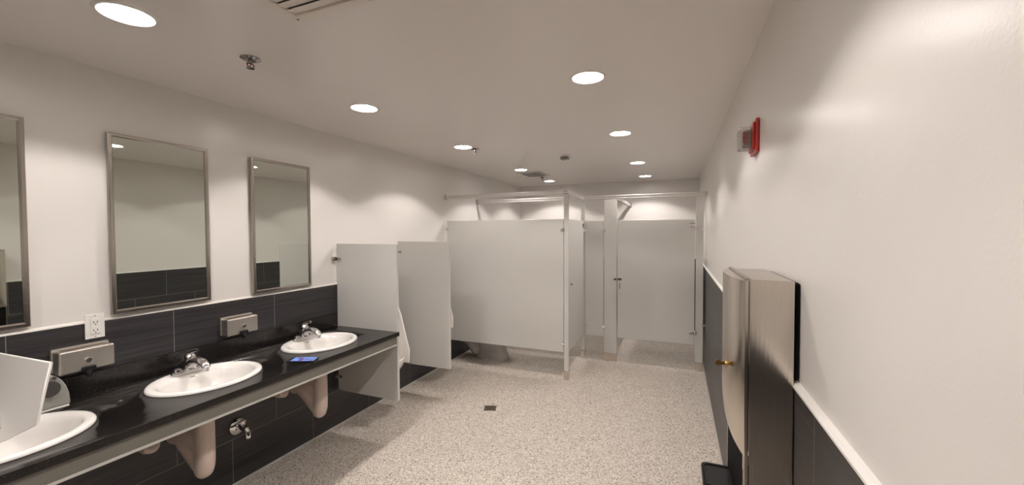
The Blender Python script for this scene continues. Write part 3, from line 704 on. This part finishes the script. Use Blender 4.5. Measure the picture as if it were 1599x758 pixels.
me.transform(Matrix.Translation(-Vector(t.location)) @ M1); me.materials.clear(); me.materials.append(REDT)
lo = bpy.data.objects.new('lettering', me); COL.objects.link(lo); lo.parent = t

# ------------------------------------------------------------------ ceiling items
# slatted diffuser near the camera
t = thing('ceiling_vent', (-1.06, .86, H), 'large white slatted ceiling vent at the top edge of the photo', 'vent')
x0, x1, y0, y1 = -1.352, -.755, .555, 1.150; zb_ = H - .015
m = MB(); m.box(x0, x1, y0, y0 + .035, zb_, H - .0005, .003); m.box(x0, x1, y1 - .035, y1, zb_, H - .0005, .003); m.box(x0, x0 + .030, y0 + .03, y1 - .03, zb_, H - .0005, .003); m.box(x1 - .030, x1, y0 + .03, y1 - .03, zb_, H - .0005, .003); m.build('frame', VENTM, t)
m = MB(); m.box(x0 + .02, x1 - .02, y0 + .03, y1 - .03, H - .002, H - .0006); m.build('backing', VENTD, t)
ns = 13
for k in range(ns):
    yc = y0 + .035 + (y1 - y0 - .07) * (k + .5) / ns
    m = MB(); m.box(x0 + .028, x1 - .028, yc - .0185, yc + .0185, H - .0095, H - .0065, rot=Matrix.Rotation(math.radians(9), 3, 'X')); m.build('slat', VENTM, t)
for x in (x0 + .018, x1 - .018):
    for y in (y0 + .018, y1 - .018):
        m = MB(); m.cyl((x, y, zb_ - .0015), (x, y, zb_ + .001), .0045, 10); m.build('screw', SCREW, t)
for x in (x0 + .36,):
    m = MB(); m.cyl((x, y1 - .018, zb_ - .0015), (x, y1 - .018, zb_ + .001), .0045, 10); m.build('screw', SCREW, t)
# small dark vent over the front stall
t = thing('ceiling_vent', (-1.90, 5.47, H), 'small dark ceiling vent in a white frame between the two far left lights', 'vent')
x0, x1, y0, y1 = -2.075, -1.725, 5.235, 5.705
m = MB(); m.box(x0, x1, y0, y0 + .03, H - .010, H - .0005, .003); m.box(x0, x1, y1 - .03, y1, H - .010, H - .0005, .003); m.box(x0, x0 + .03, y0 + .028, y1 - .028, H - .010, H - .0005, .003); m.box(x1 - .03, x1, y0 + .028, y1 - .028, H - .010, H - .0005, .003); m.build('frame', VENTM, t)
m = MB(); m.box(x0 + .02, x1 - .02, y0 + .02, y1 - .02, H - .003, H - .0006); m.build('backing', VENTD, t)
for k in range(9):
    yc = y0 + .05 + (y1 - y0 - .1) * k / 8
    m = MB(); m.box(x0 + .028, x1 - .028, yc - .010, yc + .010, H - .007, H - .0055, rot=Matrix.Rotation(math.radians(-14), 3, 'X')); m.build('slat', SENSG, t)
# sprinklers
spr_lbl = ['dark metal sprinkler head on the ceiling above the middle mirror', 'small dark sprinkler head beside the third light of the left row', 'tiny sprinkler head at the corner of the small dark ceiling vent']
def make_sprinkler(x, y):
    t = thing('sprinkler', (x, y, H), spr_lbl[0], 'sprinkler', 'ceiling sprinkler heads')
    m = MB(); m.tube([(x, y, H - .0005), (x, y, H - .004), (x, y, H - .012), (x, y, H - .014)], [.043, .043, .026, .016], 28); m.build('escutcheon', DKCHROME, t)
    m = MB(); m.cyl((x, y, H - .026), (x, y, H - .012), .011, 14, .002); m.build('stem', DKCHROME, t)
    m = MB()
    for s_ in (-1, 1): m.tube([(x, y + s_ * .006, H - .024), (x, y + s_ * .017, H - .030), (x, y + s_ * .016, H - .038), (x, y + s_ * .004, H - .044)], .0032, 8)
    m.build('yoke', SCREW, t)
    m = MB(); m.cyl((x, y, H - .048), (x, y, H - .045), .017, 20); m.build('deflector', DKCHROME, t)
    m = MB(); m.cyl((x, y, H - .045), (x, y, H - .026), .0028, 8); m.build('glass_bulb', RED, t)
    return t
sp0 = make_sprinkler(-1.865, 1.318)
for i, (x, y) in enumerate(((-1.865, 1.318), (-1.855, 3.585), (-1.885, 5.83))):
    t = sp0 if i == 0 else copy_tree(sp0); t.location = (x, y, H); t['label'] = spr_lbl[i]
# grey sensor
t = thing('ceiling_sensor', (-1.157, 4.38, H), 'small square grey sensor box on the ceiling in front of the stalls', 'sensor')
m = MB(); m.box(-1.196, -1.118, 4.34, 4.42, H - .028, H - .0005, .005); m.build('housing', SENSG, t)
m = MB(); m.tube([(-1.157, 4.38, H - .027), (-1.157, 4.38, H - .034), (-1.157, 4.38, H - .040)], [.026, .024, .012], 20); m.build('dome', VENTM, t)
# floor drain
t = thing('floor_drain', (-1.601, 3.363, 0), 'small square metal drain set in the speckled floor', 'drain')
xf = Matrix.Translation((-1.601, 3.363, 0)) @ Matrix.Rotation(math.radians(20), 4, 'Z')
m = MB(); m.box(-.056, .056, -.052, .052, .0005, .003, .001); m.build('plate', DRAINM, t, xf=xf)
for k in range(5):
    m = MB(); m.box(-.040, .040, -.036 + k * .018 - .003, -.036 + k * .018 + .003, .0028, .0034); m.build('slot', SCREW, t, xf=xf)
